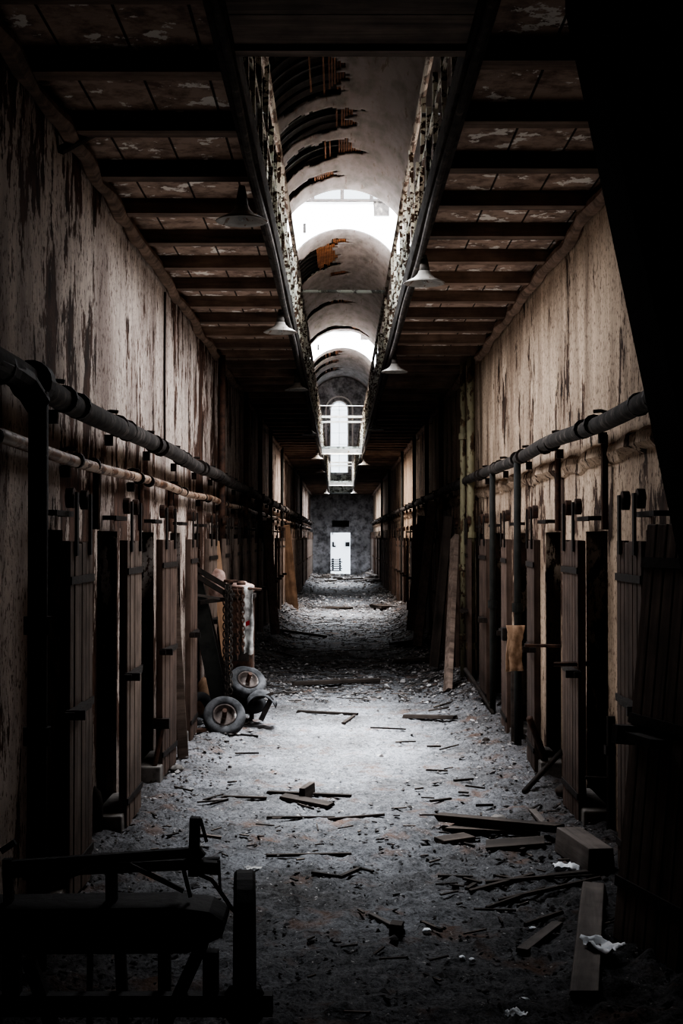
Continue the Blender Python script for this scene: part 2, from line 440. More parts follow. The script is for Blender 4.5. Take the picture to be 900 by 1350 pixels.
def balustrade(side, y0, y1):
    left = side == 'left'; X = GL + .02 if left else GR - .02; s = 1 if left else -1
    t = thing('balustrade', f'peeling white and green iron balustrade along the {side} gallery', 'railing', (X, y0, ZG + .14))
    L = y1 - y0
    HR = .93
    MB().tube([(0, 0, HR), (0, L, HR)], .026, 8).build('handrail', M['rail'], t)
    MB().box((0, L / 2, .40), (.018, L, .045)).build('mid_rail', M['balu'], t)
    MB().box((0, L / 2, .06), (.018, L, .04)).build('bottom_rail', M['balu'], t)
    yy = .1
    while yy < L - .3:                                  # torn sheets wired behind the posts
        w = random.uniform(.5, 1.5); w = min(w, L - yy - .1); b = random.uniform(-.1, .25); tp = random.uniform(.35, .88)
        if random.random() < .72:
            m = MB(); xo = -s * random.uniform(.025, .06); n_ = 7
            up = [tp + .09 * random.uniform(-1, .6) for _ in range(n_)]; dn = [b + .07 * random.uniform(-1, 1) for _ in range(n_)]
            bw = [random.uniform(-.02, .02) for _ in range(n_)]
            m.grid([[(xo + bw[i], yy + w * i / (n_ - 1), dn[i]), (xo - bw[i], yy + w * i / (n_ - 1), (up[i] + dn[i]) / 2), (xo + bw[i] * .5, yy + w * i / (n_ - 1), up[i])] for i in range(n_)])
            m.build('sheet_panel', random.choice([M['balu'], M['balu'], M['fascia'], M['iron_r']]), t, solid=.006)
        yy += w + random.uniform(0, .35)
    yy = .2
    while yy < L:
        h = random.choice([HR, HR, HR, .62, .7])
        MB().box((0, yy, h / 2), (.034, .05, h), Euler((random.uniform(-.05, .05), random.uniform(-.03, .03), 0)).to_matrix()).box((0, yy, .02), (.07, .09, .04)).build('post', M['balu'], t)
        yy += .72
balustrade('left', 6.6, 71.5); balustrade('right', 6.6, 71.5)

# near bridge across the galleries
b = thing('foot_bridge', 'dark timber foot bridge crossing overhead between the galleries nearest the viewer', 'bridge', (CX - .05, 2.6, ZG))
for k in range(15):
    MB().box((0, -3.6 + .26 + k * .5, .05), (GR - GL - .07, .49, .07)).build('board', M['beam'], b)
MB().box((0, 3.83, .12), (GR - GL - .07, .08, .26)).build('end_beam', M['beam'], b)

def far_bridge(y, d, label):
    t = thing('foot_bridge', label, 'bridge', (.05, y, ZG))
    W = GR - GL - .08
    MB().box((0, d / 2, .13), (W, d, .08)).build('deck', M['panelgrey'], t)
    MB().box((0, 0, .03), (W, .06, .15)).build('end_beam', M['white_paint'], t)
    MB().box((0, 0, .98), (W, .05, .06)).build('handrail', M['white_paint'], t)
    MB().box((0, 0, .84), (W, .04, .05)).build('mid_rail', M['white_paint'], t)
    if d > 1.3:
        for s in (-1, 1): MB().box((s * (W / 2 - .05), 0, .5), (.06, .05, 1.0)).build('post', M['white_paint'], t)
    return t
far_bridge(37.2, 1.2, 'white railed bridge between the galleries in front of the arched window')
far_bridge(60.0, 1.5, 'far grey bridge between the galleries just before the end wall')
t = thing('end_landing', 'grey landing joining both galleries against the end wall', 'landing', (.05, 72.6, ZG))
MB().box((0, 0, .1), (GR - GL - .08, 2.5, .16)).build('deck', M['panelgrey'], t)
MB().box((0, -1.25, .55), (GR - GL - .1, .03, .8)).build('front_panel', M['panelgrey'], t)

# rods
tag(MB().tube([(GL, 18.6, 5.36), (GR, 18.6, 5.35)], .022, 8).build('tie_rod', M['panelgrey']), 'thin pale rod spanning between the two gallery balustrades', 'rod')
tag(MB().tube([(GL + .0, 35.0, 5.37), (GR, 35.0, 5.36)], .012, 6).build('tie_wire', M['white_paint']), 'thin white wire above the railing of the white bridge', 'wire')
tag(MB().tube([(GR - .03, 10.3, 5.20), (GR + .28, 10.3, 5.19)], .018, 8).build('rod_stub', M['iron']), 'short dark rod sticking out of the right balustrade', 'rod')
tag(MB().tube([(GL + .04, 9.3, 4.88), (GL - .10, 9.3, 4.88)], .022, 8).build('rod_stub', M['iron']), 'short dark rod stub on the left balustrade', 'rod')
for side, x in (('left', GL + .02), ('right', GR - .02)):
    pts = [(x + .008 * math.sin(y * 1.3), y, ZG - .055 + .006 * math.sin(y * 2.1)) for y in np.linspace(-1.0, 71, 120)]
    tag(MB().tube(pts, .022, 8).build('conduit_pipe', M['pipe']), f'thin grey conduit running under the {side} gallery edge', 'pipe')

# ---------------------------------------------------------------- vaults, roof shell and skylight shafts
HOLES = {0: [(32.4, .30, 95, 172), (30.3, .72, 82, 172), (28.1, .75, 82, 174), (24.9, 1.75, 90, 179), (22.0, .8, 95, 175)],
         1: [(41.7, 1.75, 98, 172), (39.9, .35, 84, 100), (44.8, .35, 86, 104), (50.3, .4, 80, 170), (56.3, .5, 50, 175)],
         2: [(64.2, .9, 92, 172), (67.0, .6, 95, 170), (70.0, .7, 95, 172)], 9: []}
def vault(i, y0, y1, holes, label):
    dy = .1 if y0 > 15 else .25
    ny = int((y1 - y0) / dy); na = 64
    m = MB(); keep = []
    vs = [(CX + RV * math.cos(PI * a / na), y0 + (y1 - y0) * j / ny, ZS + RV * math.sin(PI * a / na)) for j in range(ny + 1) for a in range(na + 1)]
    def hole(y, ang, grow=0.0):
        for c, hw, a0, a1 in holes:
            e = .30 * fnoise(y, ang / 25, 1.7, c) + .12 * fnoise(y, ang / 25, 6, c)
            w = (hw + grow) * (1 - .35 * max(0, (100 - ang) / 25))
            if abs(y - c + .25 * fnoise(0, ang / 30, 1.2, c)) < w * (1 + e * .9) and a0 - grow * 22 + 9 * fnoise(y, 1, 3, c) < ang < a1 + grow * 10: return True
        return False
    fs = []
    for j in range(ny):
        for a in range(na):
            y = y0 + (y1 - y0) * (j + .5) / ny; ang = 180 * (a + .5) / na
            if not hole(y, ang): fs.append((j * (na + 1) + a, j * (na + 1) + a + 1, (j + 1) * (na + 1) + a + 1, (j + 1) * (na + 1) + a))
    m.add(vs, fs)
    v = struct(m.build('vault_ceiling', M['vault'], smooth=True, solid=.03), label, 'ceiling')
    if holes:
        lm = MB(); rb = MB()
        R2 = RV + .035
        for c, hw, a0, a1 in holes:
            ang = a0 - 4.0
            while ang < min(a0 + 26, a1):
                k = (ang - a0 - 4) / 24
                if random.random() > k * .9:
                    l = (hw + .25) * random.uniform(.6, 1.0)
                    th = math.radians(ang)
                    yc = c - .25 * fnoise(0, ang / 30, 1.2, c)
                    p = Vector((CX + R2 * math.cos(th), yc, ZS + R2 * math.sin(th)))
                    a_, b_ = max(p.y - l, y0 + .05), min(p.y + l, y1 - .05)
                    lm.bar((p.x, a_, p.z), (p.x, b_, p.z), .035, .01, (math.cos(th), 0, math.sin(th)))
                ang += 1.75
            for yy in np.arange(max(y0, c - hw - .3) + .1, min(y1, c + hw + .3), .55):
                pts = [(CX + (RV + .12) * math.cos(math.radians(a)), yy, ZS + (RV + .12) * math.sin(math.radians(a))) for a in range(a0 - 10, 178, 6)]
                for p, q in zip(pts, pts[1:]): rb.bar(p, q, .05, .11, (0, 1, 0))
        tag(lm.build('lath', M['lath'], v), kind='stuff'); rb.build('rib', M['roof'], v)
    # dark roof shell above the plaster
    rs = MB(); RO = RV + .42; prof = [(CX + RV, ZS), (CX + RO, ZS)] + [(CX + RO * math.cos(PI * k / 24), ZS + RO * math.sin(PI * k / 24)) for k in range(1, 24)] + [(CX - RO, ZS), (CX - RV, ZS)]
    rs.grid([[(x, y, z) for x, z in prof] for y in (y0, y1)])
    rs.build('roof_shell', M['roof'], v)
    return v
vault(0, YB, 11.0, HOLES[9], 'barrel vault over the nearest bay, above the dark foot bridge')
vault(1, 15.6, 34.0, HOLES[0], 'barrel vault with torn plaster and bare laths, nearest of the visible bays')
vault(2, 38.4, 57.2, HOLES[1], 'barrel vault with an orange lath hole, middle bay beyond the first skylight')
vault(3, 62.6, YE, HOLES[2], 'farthest barrel vault just before the end wall')

win_n = 2
def shaft(y0, y1, label):
    global win_n
    R = RV; RO = RV + .45; zt = 11.5; ztop = 12.4
    m = MB()
    for y in (y0, y1):
        arc = [(CX + R * math.cos(PI * k / 24), ZS + R * math.sin(PI * k / 24)) for k in range(25)]
        for (a, b), (c, d) in zip(arc, arc[1:]):
            m.add([(a, y, b), (c, y, d), (c, y, zt), (a, y, zt)], [(0, 1, 2, 3)])
        for s in (-1, 1): m.add([(CX + s * R, y, ZS - .1), (CX + s * RO, y, ZS - .1), (CX + s * RO, y, zt), (CX + s * R, y, zt)], [(0, 1, 2, 3)])
    for s in (-1, 1): m.add([(CX + s * R, y0, ZS - .1), (CX + s * R, y1, ZS - .1), (CX + s * R, y1, ztop), (CX + s * R, y0, ztop)], [(0, 1, 2, 3)])
    w = struct(m.build('skylight_shaft', M['white']), label, 'skylight shaft')
    MB().box((1.17, y1 - .02, 11.3), (.44, .03, .46)).build('vent', M['pipe'], w)
    MB().box((-1.0, y1 - .02, 10.72), (.08, .03, .26)).build('slot', M['cell'], w)
    W = bpy.data.objects.new(f'window_{win_n}', None); COL.objects.link(W); struct(W, 'glazed lantern on top of the ' + label, 'window'); win_n += 1
    f = MB()
    for y in (y0, y1):
        for x in np.arange(-1.6, 1.9, .83): f.box((x, y, (zt + ztop) / 2), (.10, .06, ztop - zt))
        f.box((CX, y - .02, zt), (2 * R, .08, .07)).box((CX, y, ztop), (2 * R, .06, .05))
    for x in np.arange(-1.6, 1.9, .83): f.box((x, (y0 + y1) / 2, ztop + .03), (.04, y1 - y0, .06))
    f.build('window_frame', M['iron'], W)
    p = MB()
    for y in (y0, y1): p.add([(CX - R, y, zt), (CX + R, y, zt), (CX + R, y, ztop), (CX - R, y, ztop)], [(0, 1, 2, 3)])
    p.add([(CX - R, y0, ztop), (CX + R, y0, ztop), (CX + R, y1, ztop), (CX - R, y1, ztop)], [(0, 1, 2, 3)])
    p.build('pane', M['glass'], W)
for (a, b), l in zip(SHAFTS, ['white skylight shaft over the near corridor, above the bright floor patch', 'white skylight shaft glowing between the first two vaults', 'white skylight shaft glowing before the last vault']):
    shaft(a, b, l)

# ---------------------------------------------------------------- cell doors
ORD = ['nearest', 'second', 'third', 'fourth', 'fifth', 'sixth', 'seventh']
def make_door(side, mat):
    s = 1 if side == 'left' else -1                       # towards the corridor
    w = .66; t = thing('cell_door', '', 'door')
    pm = MB(); np_ = 6; pw = w / np_
    for k in range(np_):
        pm.box((random.uniform(-.003, .003), -w / 2 + pw * (k + .5), 1.0), (.055, pw - .008, 1.9 + random.uniform(-.02, .02)))
    pm.box((0, 0, 1.0), (.03, w - .02, 1.86))
    pm.build('panel', mat, t, bevel=.005)
    for z in (.22, 1.05, 1.75): MB().box((s * .031, 0, z), (.008, w + .006, .042)).build('strap', M['iron'], t)
    for y in (-.2, .2):
        h = MB().box((s * .035, y, 2.05), (.014, .05, .34)).build('hanger', M['iron'], t)
        MB().lathe([(0, -.02), (.055, -.02), (.055, .02), (0, .02)], (s * .0, y, 2.19), Euler((0, PI / 2, 0)).to_matrix(), 16).build('roller', M['iron_r'], h)
    MB().box((s * .05, -.22, 1.06), (.05, .5, .035)).box((s * .075, -.42, 1.06), (.10, .03, .05)).build('latch_bar', M['iron'], t)
    return t
far_l = {}
def place_doors(side, ys, X):
    s = 1 if side == 'left' else -1
    pr = make_door(side, M['door'] if side == 'left' else M['door_dk']); first = True
    pr2 = None
    for k, y in enumerate(ys):
        if y < 40:
            o = pr if first else copy_tree(pr); first = False
        else:
            if pr2 is None:
                m = MB().box((0, 0, 1.0), (.06, .66, 1.9)).box((s * .035, -.2, 2.05), (.02, .05, .34)).box((s * .035, .2, 2.05), (.02, .05, .34)).box((s * .05, -.2, 1.06), (.05, .5, .035))
                pr2 = m.build('cell_door', M['door'] if side == 'left' else M['door_dk']); o = pr2
            else:
                o = pr2.copy(); COL.objects.link(o)
        o.location = (X + s * .16, y + (0 if k < 2 else random.uniform(-.06, .06)), 0.02)
        if side == 'left' and k in (2, 3):
            for ch in o.children:
                if ch.name.startswith('panel'):
                    ch.data = ch.data.copy(); ch.data.materials[0] = M['door_dk']
        if k >= 2: o.rotation_euler.z = random.uniform(-.06, .06)
        if k < 7: tag(o, f'planked wooden sliding cell door hung on iron rollers, {ORD[k]} along the {side} wall', 'door')
        else: tag(o, f'dark wooden cell door far down the {side} wall beyond the tall pipes', 'door', f'distant cell doors on the {side}')
place_doors('left', LD, XL); place_doors('right', RD, XR)

# large loose door leaning in front of the right wall
t = thing('loose_cell_door', 'big dark planked door leaning loose against the right wall at the frame edge', 'door', (1.45, 6.45, .03), (0, math.radians(5.5), math.radians(15)))
pm = MB(); w = .64
for k in range(6): pm.box((0, -w / 2 + w / 6 * (k + .5), 1.02), (.06, w / 6 - .01, 2.04))
pm.box((.01, 0, 1.02), (.03, w - .02, 2.0))
pm.build('panel', M['door'], t, bevel=.005)
for z in (.28, 1.08, 1.85): MB().box((-.036, 0, z), (.014, w, .05)).build('strap', M['iron'], t)
MB().box((-.07, .1, 1.0), (.10, .34, .04)).box((-.09, .26, 1.0), (.1, .06, .09)).build('latch_bar', M['iron'], t)

# ---------------------------------------------------------------- pipes
def pipe_run(side, X, z0, r, mat, y0, y1, label, clamps, name='wall_pipe'):
    t = thing(name, label, 'pipe', (X, y0, z0))
    n_ = int((y1 - y0) / .5)
    pts = [(.012 * math.sin(i * .9), (y1 - y0) * i / n_, .012 * math.sin(i * .61)) for i in range(n_ + 1)]
    MB().tube(pts, r, 12).build('pipe', mat, t, smooth=True)
    s = -1 if side == 'left' else 1
    y = .9; k = 0
    while y < y1 - y0 - .3 and k < 90 and clamps:
        m = MB().tube([(0, y - .02, 0), (0, y + .02, 0)], r + .012, 12)
        if k % 2 == 0: m.tube([(s * .13, y, r + .01), (s * .05, y, r + .035), (0, y, r + .03)], .012, 6).box((s * .06, y, -r - .03), (.05, .05, .07))
        m.build('clamp', M['iron'], t)
        y += clamps * (1 if k % 2 else .28); k += 1
    return t
pipe_run('left', -1.44, 2.72, .062, M['pipe'], 4.5, 73, 'thick dark lagged pipe clamped along the upper left wall', 1.35)
pipe_run('left', -1.51, 2.44, .034, M['pipe_thin'], 4.5, 73, 'thin rusty pink pipe running below the thick pipe on the left wall', 1.9)
pipe_run('right', 1.645, 2.73, .055, M['pipe'], 4.5, 73, 'thick dark pipe clamped along the upper right wall', 1.35)
def ledge(side, X, z, name):
    s = 1 if side == 'left' else -1; m = MB(); rows = []
    for i in range(700):
        y = 3 + (YE - 3) * i / 699
        j = .05 * fnoise(y, 1, 3.1, z)
        rows.append([(X, y, z + .07 + j), (X + s * max(.004, .035 + j), y, z + .04 + j * .6), (X + s * max(.005, .045 + j), y, z - .01), (X + s * .02, y, z - .06 + j), (X, y, z - .07 + j)])
    m.grid(rows); struct(m.build(name, M['wall_l'] if side == 'left' else M['wall_r']), f'crumbling plaster ledge under the pipe on the {side} wall', 'trim')
ledge('right', XR, 2.56, 'trim_3')

def standpipe(name, label, x, y, r, mat, z0, z1, collars=(), cat='pipe', lean=(0, 0)):
    t = thing(name, label, cat, (x, y, z0))
    MB().tube([(0, 0, 0), (lean[0] * .5, lean[1] * .5, (z1 - z0) / 2), (lean[0], lean[1], z1 - z0)], r, 12).build('pipe', mat, t, smooth=True)
    for z in collars: MB().tube([(lean[0] * z / (z1 - z0), lean[1] * z / (z1 - z0), z - .04), (lean[0] * z / (z1 - z0), lean[1] * z / (z1 - z0), z + .04)], r + .018, 12).build('collar', mat, t)
    return t
yl = 1.42 * F / 398
t = standpipe('standpipe', 'thick black vertical pipe dropping from the left wall pipe nearest the viewer', -1.37, 6.2, .046, M['pipe_blk'], 0.0, 2.66, (.5, 1.1, 1.6))
MB().tube([(-.06, -1.6, .06), (-.06, -.3, .06), (-.05, -.08, .04), (0, 0, -.06)][::-1] , .06, 10).build('elbow', M['pipe_blk'], t).location.z = 2.66
MB().lathe([(.05, -.05), (.10, -.05), (.10, .05), (.05, .05)], (-.06, .15, 2.72), Euler((PI / 2, 0, 0)).to_matrix(), 18).build('flange', M['pipe_blk'], t)
standpipe('standpipe', 'slimmer of the two tall yellow green pipes at the right wall', 1.60, 17.75, .040, M['pipe_y'], H(1.6, 17.75) - .05, ZG - .02, (.6, 1.5, 3.2), lean=(.0, 0))
standpipe('standpipe', 'thicker of the two tall yellow green pipes at the right wall', 1.66, 17.3, .052, M['pipe_y'], H(1.66, 17.3) - .05, ZG - .02, (.5, 1.9))
standpipe('standpipe', 'dark green vertical pipe under the right wall pipe just before the yellow pipes', 1.63, 14.6, .032, M['pipe_g'], H(1.63, 14.6) - .05, 2.68, (1.2,))
standpipe('standpipe', 'dark green vertical pipe above the hanging tan rag', 1.63, 12.55, .033, M['pipe_g'], H(1.63, 12.55) - .05, 2.68, (1.3,))
standpipe('standpipe', 'dark rusty pole at the left wall rising from floor to gallery', -1.48, 17.1, .045, M['iron_r'], H(-1.48, 17.1) - .05, ZG - .02, (.8, 2.2))
for side, X, ysx in (('left', -1.5, [21.5, 25.3, 29.1, 34.9, 44.2, 52]), ('right', 1.68, [22.4, 26.1, 30.5, 36.4, 46, 54.2])):
    for k, y in enumerate(ysx):
        x = X + (.02 if side == 'left' else -.02)
        standpipe('standpipe', f'slim dark standpipe deep down the {side} wall', x, y, .04, M['pipe_g'] if k % 2 else M['iron_r'], H(x, y) - .05, ZG - .02)['group'] = f'distant standpipes on the {side}'
# thin drop pipes on the wall faces
for x, y, l in ((1.755, 11.0, 'thin dark drop pipe on the right wall beside the third door'), (1.755, 9.05, 'thin dark drop pipe on the right wall beside the second door'),
                (-1.56, 8.75, 'thin dark drop pipe on the left wall above the second door'), (-1.56, 10.7, 'thin dark drop pipe on the left wall above the third door'), (-1.56, 12.55, 'thin dark drop pipe on the left wall above the fourth door')):
    tag(MB().tube([(x, y, 2.05), (x, y, 2.45 if x < 0 else 2.68)], .024, 8).build('drop_pipe', M['iron_r']), l, 'pipe')

tag(MB().tube([(-1.585, 12.35, 2.80), (-1.59, 12.36, 3.5), (-1.585, 12.34, 4.22)], .010, 6).build('wall_crack', M['iron']), 'thin dark crack running up the left wall above the thick pipe', 'crack')  # tube added to draw a vertical crack in the plaster
# ---------------------------------------------------------------- pendant lamps
def make_lamp():
    t = thing('pendant_lamp', '', 'lamp')
    MB().lathe([(.0, .105), (.045, .10), (.055, .075), (.085, .045), (.135, .02), (.172, .0), (.165, -.004), (.13, .010), (.08, .034), (.045, .06), (.0, .07)], n=32).build('shade', M['lamp'], t, smooth=True)
    MB().tube([(0, 0, .085), (0, 0, .15), (0, 0, .23)], [.045, .036, .02], 12).build('neck', M['lamp_dk'], t, smooth=True)
    MB().lathe([(0, .0), (.018, .004), (.026, .025), (.018, .05), (.010, .07)], n=12).build('bulb', M['glass'], t, smooth=True)
    return t
lp = make_lamp()
lamps = [('left', -.64, 8.87, 2.24), ('left', -.60, 13.7, 2.15), ('left', -.605, 19.1, 2.11), ('left', -.60, 27.5, 2.12), ('left', -.60, 36, 2.1), ('left', -.61, 43.5, 2.1), ('left', -.63, 63, 2.0),
         ('right', .685, 11.05, 2.18), ('right', .68, 17.0, 2.2), ('right', .68, 26.2, 2.2), ('right', .69, 39, 2.2), ('right', .66, 64, 2.05)]
cnt = {'left': 0, 'right': 0}
for k, (sd, x, y, u) in enumerate(lamps):
    o = lp if k == 0 else copy_tree(lp); u = min(u, 2.04 + .02)
    o.location = (x, y, EYE + u)
    i = cnt[sd]; cnt[sd] += 1
    tag(o, f'cone shaped enamel lamp hanging under the {sd} gallery edge, {ORD[i]} in its row', 'lamp', f'pendant lamps of the {sd} row')

# ---------------------------------------------------------------- staircase on the near right
mS = 1.206; a0 = 27.0
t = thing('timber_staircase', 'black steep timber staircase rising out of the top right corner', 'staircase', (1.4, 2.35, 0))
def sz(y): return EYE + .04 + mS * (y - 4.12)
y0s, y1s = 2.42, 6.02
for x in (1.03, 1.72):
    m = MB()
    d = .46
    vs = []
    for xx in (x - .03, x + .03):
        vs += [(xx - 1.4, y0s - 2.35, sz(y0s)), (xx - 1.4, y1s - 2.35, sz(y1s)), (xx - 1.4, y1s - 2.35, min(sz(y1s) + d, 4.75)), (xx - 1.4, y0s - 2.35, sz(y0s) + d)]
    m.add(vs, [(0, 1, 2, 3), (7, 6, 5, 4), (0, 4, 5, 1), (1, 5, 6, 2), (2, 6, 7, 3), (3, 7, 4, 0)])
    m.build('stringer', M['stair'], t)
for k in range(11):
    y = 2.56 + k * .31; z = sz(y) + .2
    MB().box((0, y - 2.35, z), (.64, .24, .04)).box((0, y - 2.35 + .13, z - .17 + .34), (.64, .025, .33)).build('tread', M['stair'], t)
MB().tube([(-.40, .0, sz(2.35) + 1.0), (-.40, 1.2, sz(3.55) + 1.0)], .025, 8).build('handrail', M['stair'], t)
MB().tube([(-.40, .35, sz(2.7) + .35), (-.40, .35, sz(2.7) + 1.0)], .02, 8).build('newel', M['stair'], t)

# ---------------------------------------------------------------- foreground hand cart
cy = 4.6
t = thing('hand_cart', 'black iron hand cart with a spoked wheel in the lower left foreground', 'cart', (0, cy, 0))
def L(px, py, dy=0.0):
    p = P(px, py, cy + dy); return Vector((p.x, p.y - cy, p.z))
ax = L(360, 1320)
def wheel(x, tilt):
    R_ = Euler((0, PI / 2, tilt)).to_matrix(); c = Vector((x, 0, .437)); r = .437
    w = MB().lathe([(r - .055, -.032), (r - .01, -.036), (r, -.026), (r, .026), (r - .01, .036), (r - .055, .032)], c, R_, 40, True).build('wheel', M['cart'], t)
    sp = MB()
    for k in range(10):
        a = 2 * PI * k / 10; sp.tube([c + R_ @ Vector((.05 * math.cos(a), .05 * math.sin(a), 0)), c + R_ @ Vector(((r - .03) * math.cos(a), (r - .03) * math.sin(a), 0))], .013, 6)
    sp.build('spokes', M['cart'], w)
    MB().lathe([(.03, -.07), (.06, -.05), (.06, .05), (.03, .07)], c, R_, 16).build('hub', M['cart'], w)
wheel(L(323, 1300).x, math.radians(4)); wheel(-1.42, 0)
MB().bar((-1.5, 0, .437), (ax.x, 0, .437), .05, .07).build('axle', M['cart'], t)
# deep tray: rolled ends
tr = MB(); pr = [(-1.36, .775), (-.55, .785), (-.43, .77), (-.375, .735), (-.385, .69), (-.50, .635), (-1.36, .63)]
for a in (-.22, .22): pass
ring = [(x, z) for x, z in pr]
vs = [(x, -.11, z) for x, z in ring] + [(x, .11, z) for x, z in ring]; m_ = len(ring)
tr.add(vs, [tuple(range(m_))[::-1], tuple(range(m_, 2 * m_))] + [(i, (i + 1) % m_, m_ + (i + 1) % m_, m_ + i) for i in range(m_)])
tr.build('tray', M['cart'], t, bevel=.012)
def cb(a, b, w, name, dy=0.0, dyb=None):
    return MB().bar(L(*a, dy), L(*b, dy if dyb is None else dyb), w, w).build(name, M['cart'], t)
cb((8, 1139), (262, 1121), .030, 'handle_bar'); cb((20, 1147), (290, 1135), .034, 'handle_bar', .05)
cb((148, 1130), (149, 1185), .036, 'post'); cb((12, 1130), (14, 1185), .03, 'post')
cb((170, 1137), (243, 1172), .014, 'brace'); cb((130, 1140), (40, 1172), .012, 'brace')
cb((258, 1076), (256, 1152), .034, 'clamp_post'); cb((265, 1078), (273, 1108), .010, 'clamp_arm'); cb((240, 1142), (268, 1120), .03, 'clamp_arm', .02)
cb((262, 1140), (290, 1142), .04, 'clamp_jaw'); cb((289, 1132), (291, 1175), .009, 'wire'); cb((243, 1145), (252, 1180), .012, 'wire')
MB().tube([L(262, 1150), L(280, 1158), L(296, 1180), L(306, 1195), L(311, 1200)], .007, 6).build('wire', M['cart'], t)
cb((19, 1252), (19, 1322), .055, 'leg'); cb((279, 1250), (279, 1320), .05, 'leg')
cb((40, 1260), (76, 1360), .042, 'brace'); cb((268, 1240), (214, 1358), .042, 'brace')
cb((121, 1250), (120, 1360), .018, 'brace', .1); cb((160, 1250), (166, 1360), .034, 'brace', .08)
cb((4, 1120), (22, 1108), .02, 'handle_hook')
# legs reach the ground
for x in (-1.18, -.60): MB().bar((x, .1, .62), (x, .12, .0), .04, .04).build('leg', M['cart'], t)

# ---------------------------------------------------------------- junk heap on the left: tyres, frame, chains, cloth
def rot_axis(ax): return Vector(ax).normalized().to_track_quat('Z', 'Y').to_matrix()
def tyre(label, c, axis, r, mat, hub=True):
    R_ = rot_axis(axis); t = thing('tyre', label, 'tyre', c)
    w = r * .46; hw = r * .27; prof = []
    for k in range(16):
        a = 2 * PI * k / 16
        prof.append((r - w / 2 + w / 2 * math.copysign(abs(math.cos(a)) ** .75, math.cos(a)), hw * math.copysign(abs(math.sin(a)) ** .75, math.sin(a))))
    MB().lathe(prof, (0, 0, 0), R_, 40, True).build('tread', mat, t, smooth=True)
    if hub:
        h = MB().lathe([(r * .56, hw * .7), (r * .53, hw * .95), (r * .46, hw * .8), (r * .40, .1 * hw), (r * .15, .3 * hw), (0, .3 * hw)], (0, 0, 0), R_, 28).build('hub', M['hub'], t, smooth=True)
        MB().tube([R_ @ Vector((0, 0, 0)), R_ @ Vector((0, 0, hw + r * .42))], r * .11, 10).build('axle_stub', M['iron_r'], h)
    return t
tyre('grey rubber tyre with rusty hub propped at the foot of the left junk heap', P(296, 944, 13.75), (.10, -.80, .50), .215, M['tyre'])
tyre('grey tyre with axle stub lying tilted on top of the other tyres', P(326, 899, 14.5), (.28, -.62, .72), .205, M['tyre'])
tyre('black tyre lying flat under the topmost tyre', P(325, 926, 14.65), (.12, -.25, 1), .21, M['tyre_d'], False)
tyre('black tyre standing on edge behind the front tyre', P(264, 937, 14.1), (.75, -.6, .15), .20, M['tyre_d'], False)
# mudguard
t = thing('mudguard', 'curved black metal mudguard lying beside the tyres', 'mudguard', P(342, 925, 14.3))
rows = []
for k in range(13):
    a = math.radians(20 + 130 * k / 12); rr = .22
    rows.append([(.02 + rr * math.cos(a) * .75, -.10, -.12 + rr * math.sin(a) * .9), (.02 + rr * math.cos(a) * .8, 0, -.09 + rr * math.sin(a)), (.02 + rr * math.cos(a) * .75, .10, -.12 + rr * math.sin(a) * .9)])
MB().grid(rows).build('shell', M['tyre'], t, smooth=True, solid=.008)
MB().bar((.13, -.06, .05), (.02, -.08, -.18), .03, .05).bar((-.08, -.06, .02), (.15, -.06, .10), .02, .03).build('bracket', M['iron'], t)
# tilted trolley frame
t = thing('trolley_frame', 'dark iron trolley frame tipped up against the left wall above the tyres', 'trolley', (-1.3, 14.2, 0))
def K(px, py, Y=14.2):
    p = P(px, py, Y); return p - Vector((-1.3, 14.2, 0))
MB().bar(K(256, 764), K(292, 935), .17, .05, (0, 1, 0)).build('side_rail', M['pipe_g'], t)
MB().bar(K(262, 762, 14.7), K(305, 930, 14.7), .07, .05, (0, 1, 0)).build('side_rail', M['iron'], t)
for a, b, w in (((249, 753), (298, 783), .05), ((256, 748), (300, 774), .035)): MB().bar(K(*a, 14.1), K(*b, 14.25), w, .05).build('cross_bar', M['iron'], t)
MB().bar(K(258, 784, 14.05), K(290, 789, 14.05), .022, .025).build('cross_bar', M['plank'], t)
MB().bar(K(262, 794, 14.1), K(294, 790, 14.3), .06, .04).build('cross_bar', M['iron'], t)
MB().tube([K(299, 770), K(300, 935)], .022, 8).build('upright', M['iron'], t)
MB().tube([K(296, 773, 14.4), K(345, 777, 14.4)], .014, 8).build('arm', M['iron_r'], t)
MB().lathe([(.02, 0), (.07, 0), (.075, .015), (.07, .03), (.02, .03)], K(304, 768, 14.3), None, 18).build('pulley', M['iron_r'], t)
MB().lathe([(.02, 0), (.045, 0), (.05, .02), (.03, .04), (.0, .04)], K(318, 771, 14.3), None, 18).build('pulley', M['iron_r'], t)
def chain(label, p0, length, mat, lw=.032):
    m = MB(); n_ = int(length / .042)
    for k in range(n_):
        z = -k * .042; m_pts = []
        for j in range(9):
            a = 2 * PI * j / 8; u, v = lw * .55 * math.cos(a), lw * math.sin(a)
            m_pts.append((u, 0, z + v) if k % 2 else (0, u, z + v))
        m.tube(m_pts, .0075, 5, False)
    o = m.build('chain', mat, smooth=True); o.location = p0; return tag(o, label, 'chain')
chain('heavy iron chain hanging left in front of the tipped trolley frame', P(297, 777, 14.05), 1.15, M['iron'], .040)
chain('iron chain hanging nearest the middle of the tipped trolley frame', P(304, 776, 14.05), 1.10, M['pipe'], .036)
chain('short chain hanging beside the white cloth on the junk heap', P(313, 780, 14.2), .72, M['iron_r'], .032)
chain('short chain hanging from the trolley arm right beside the white cloth', P(320, 780, 14.2), .66, M['iron_r'], .030)
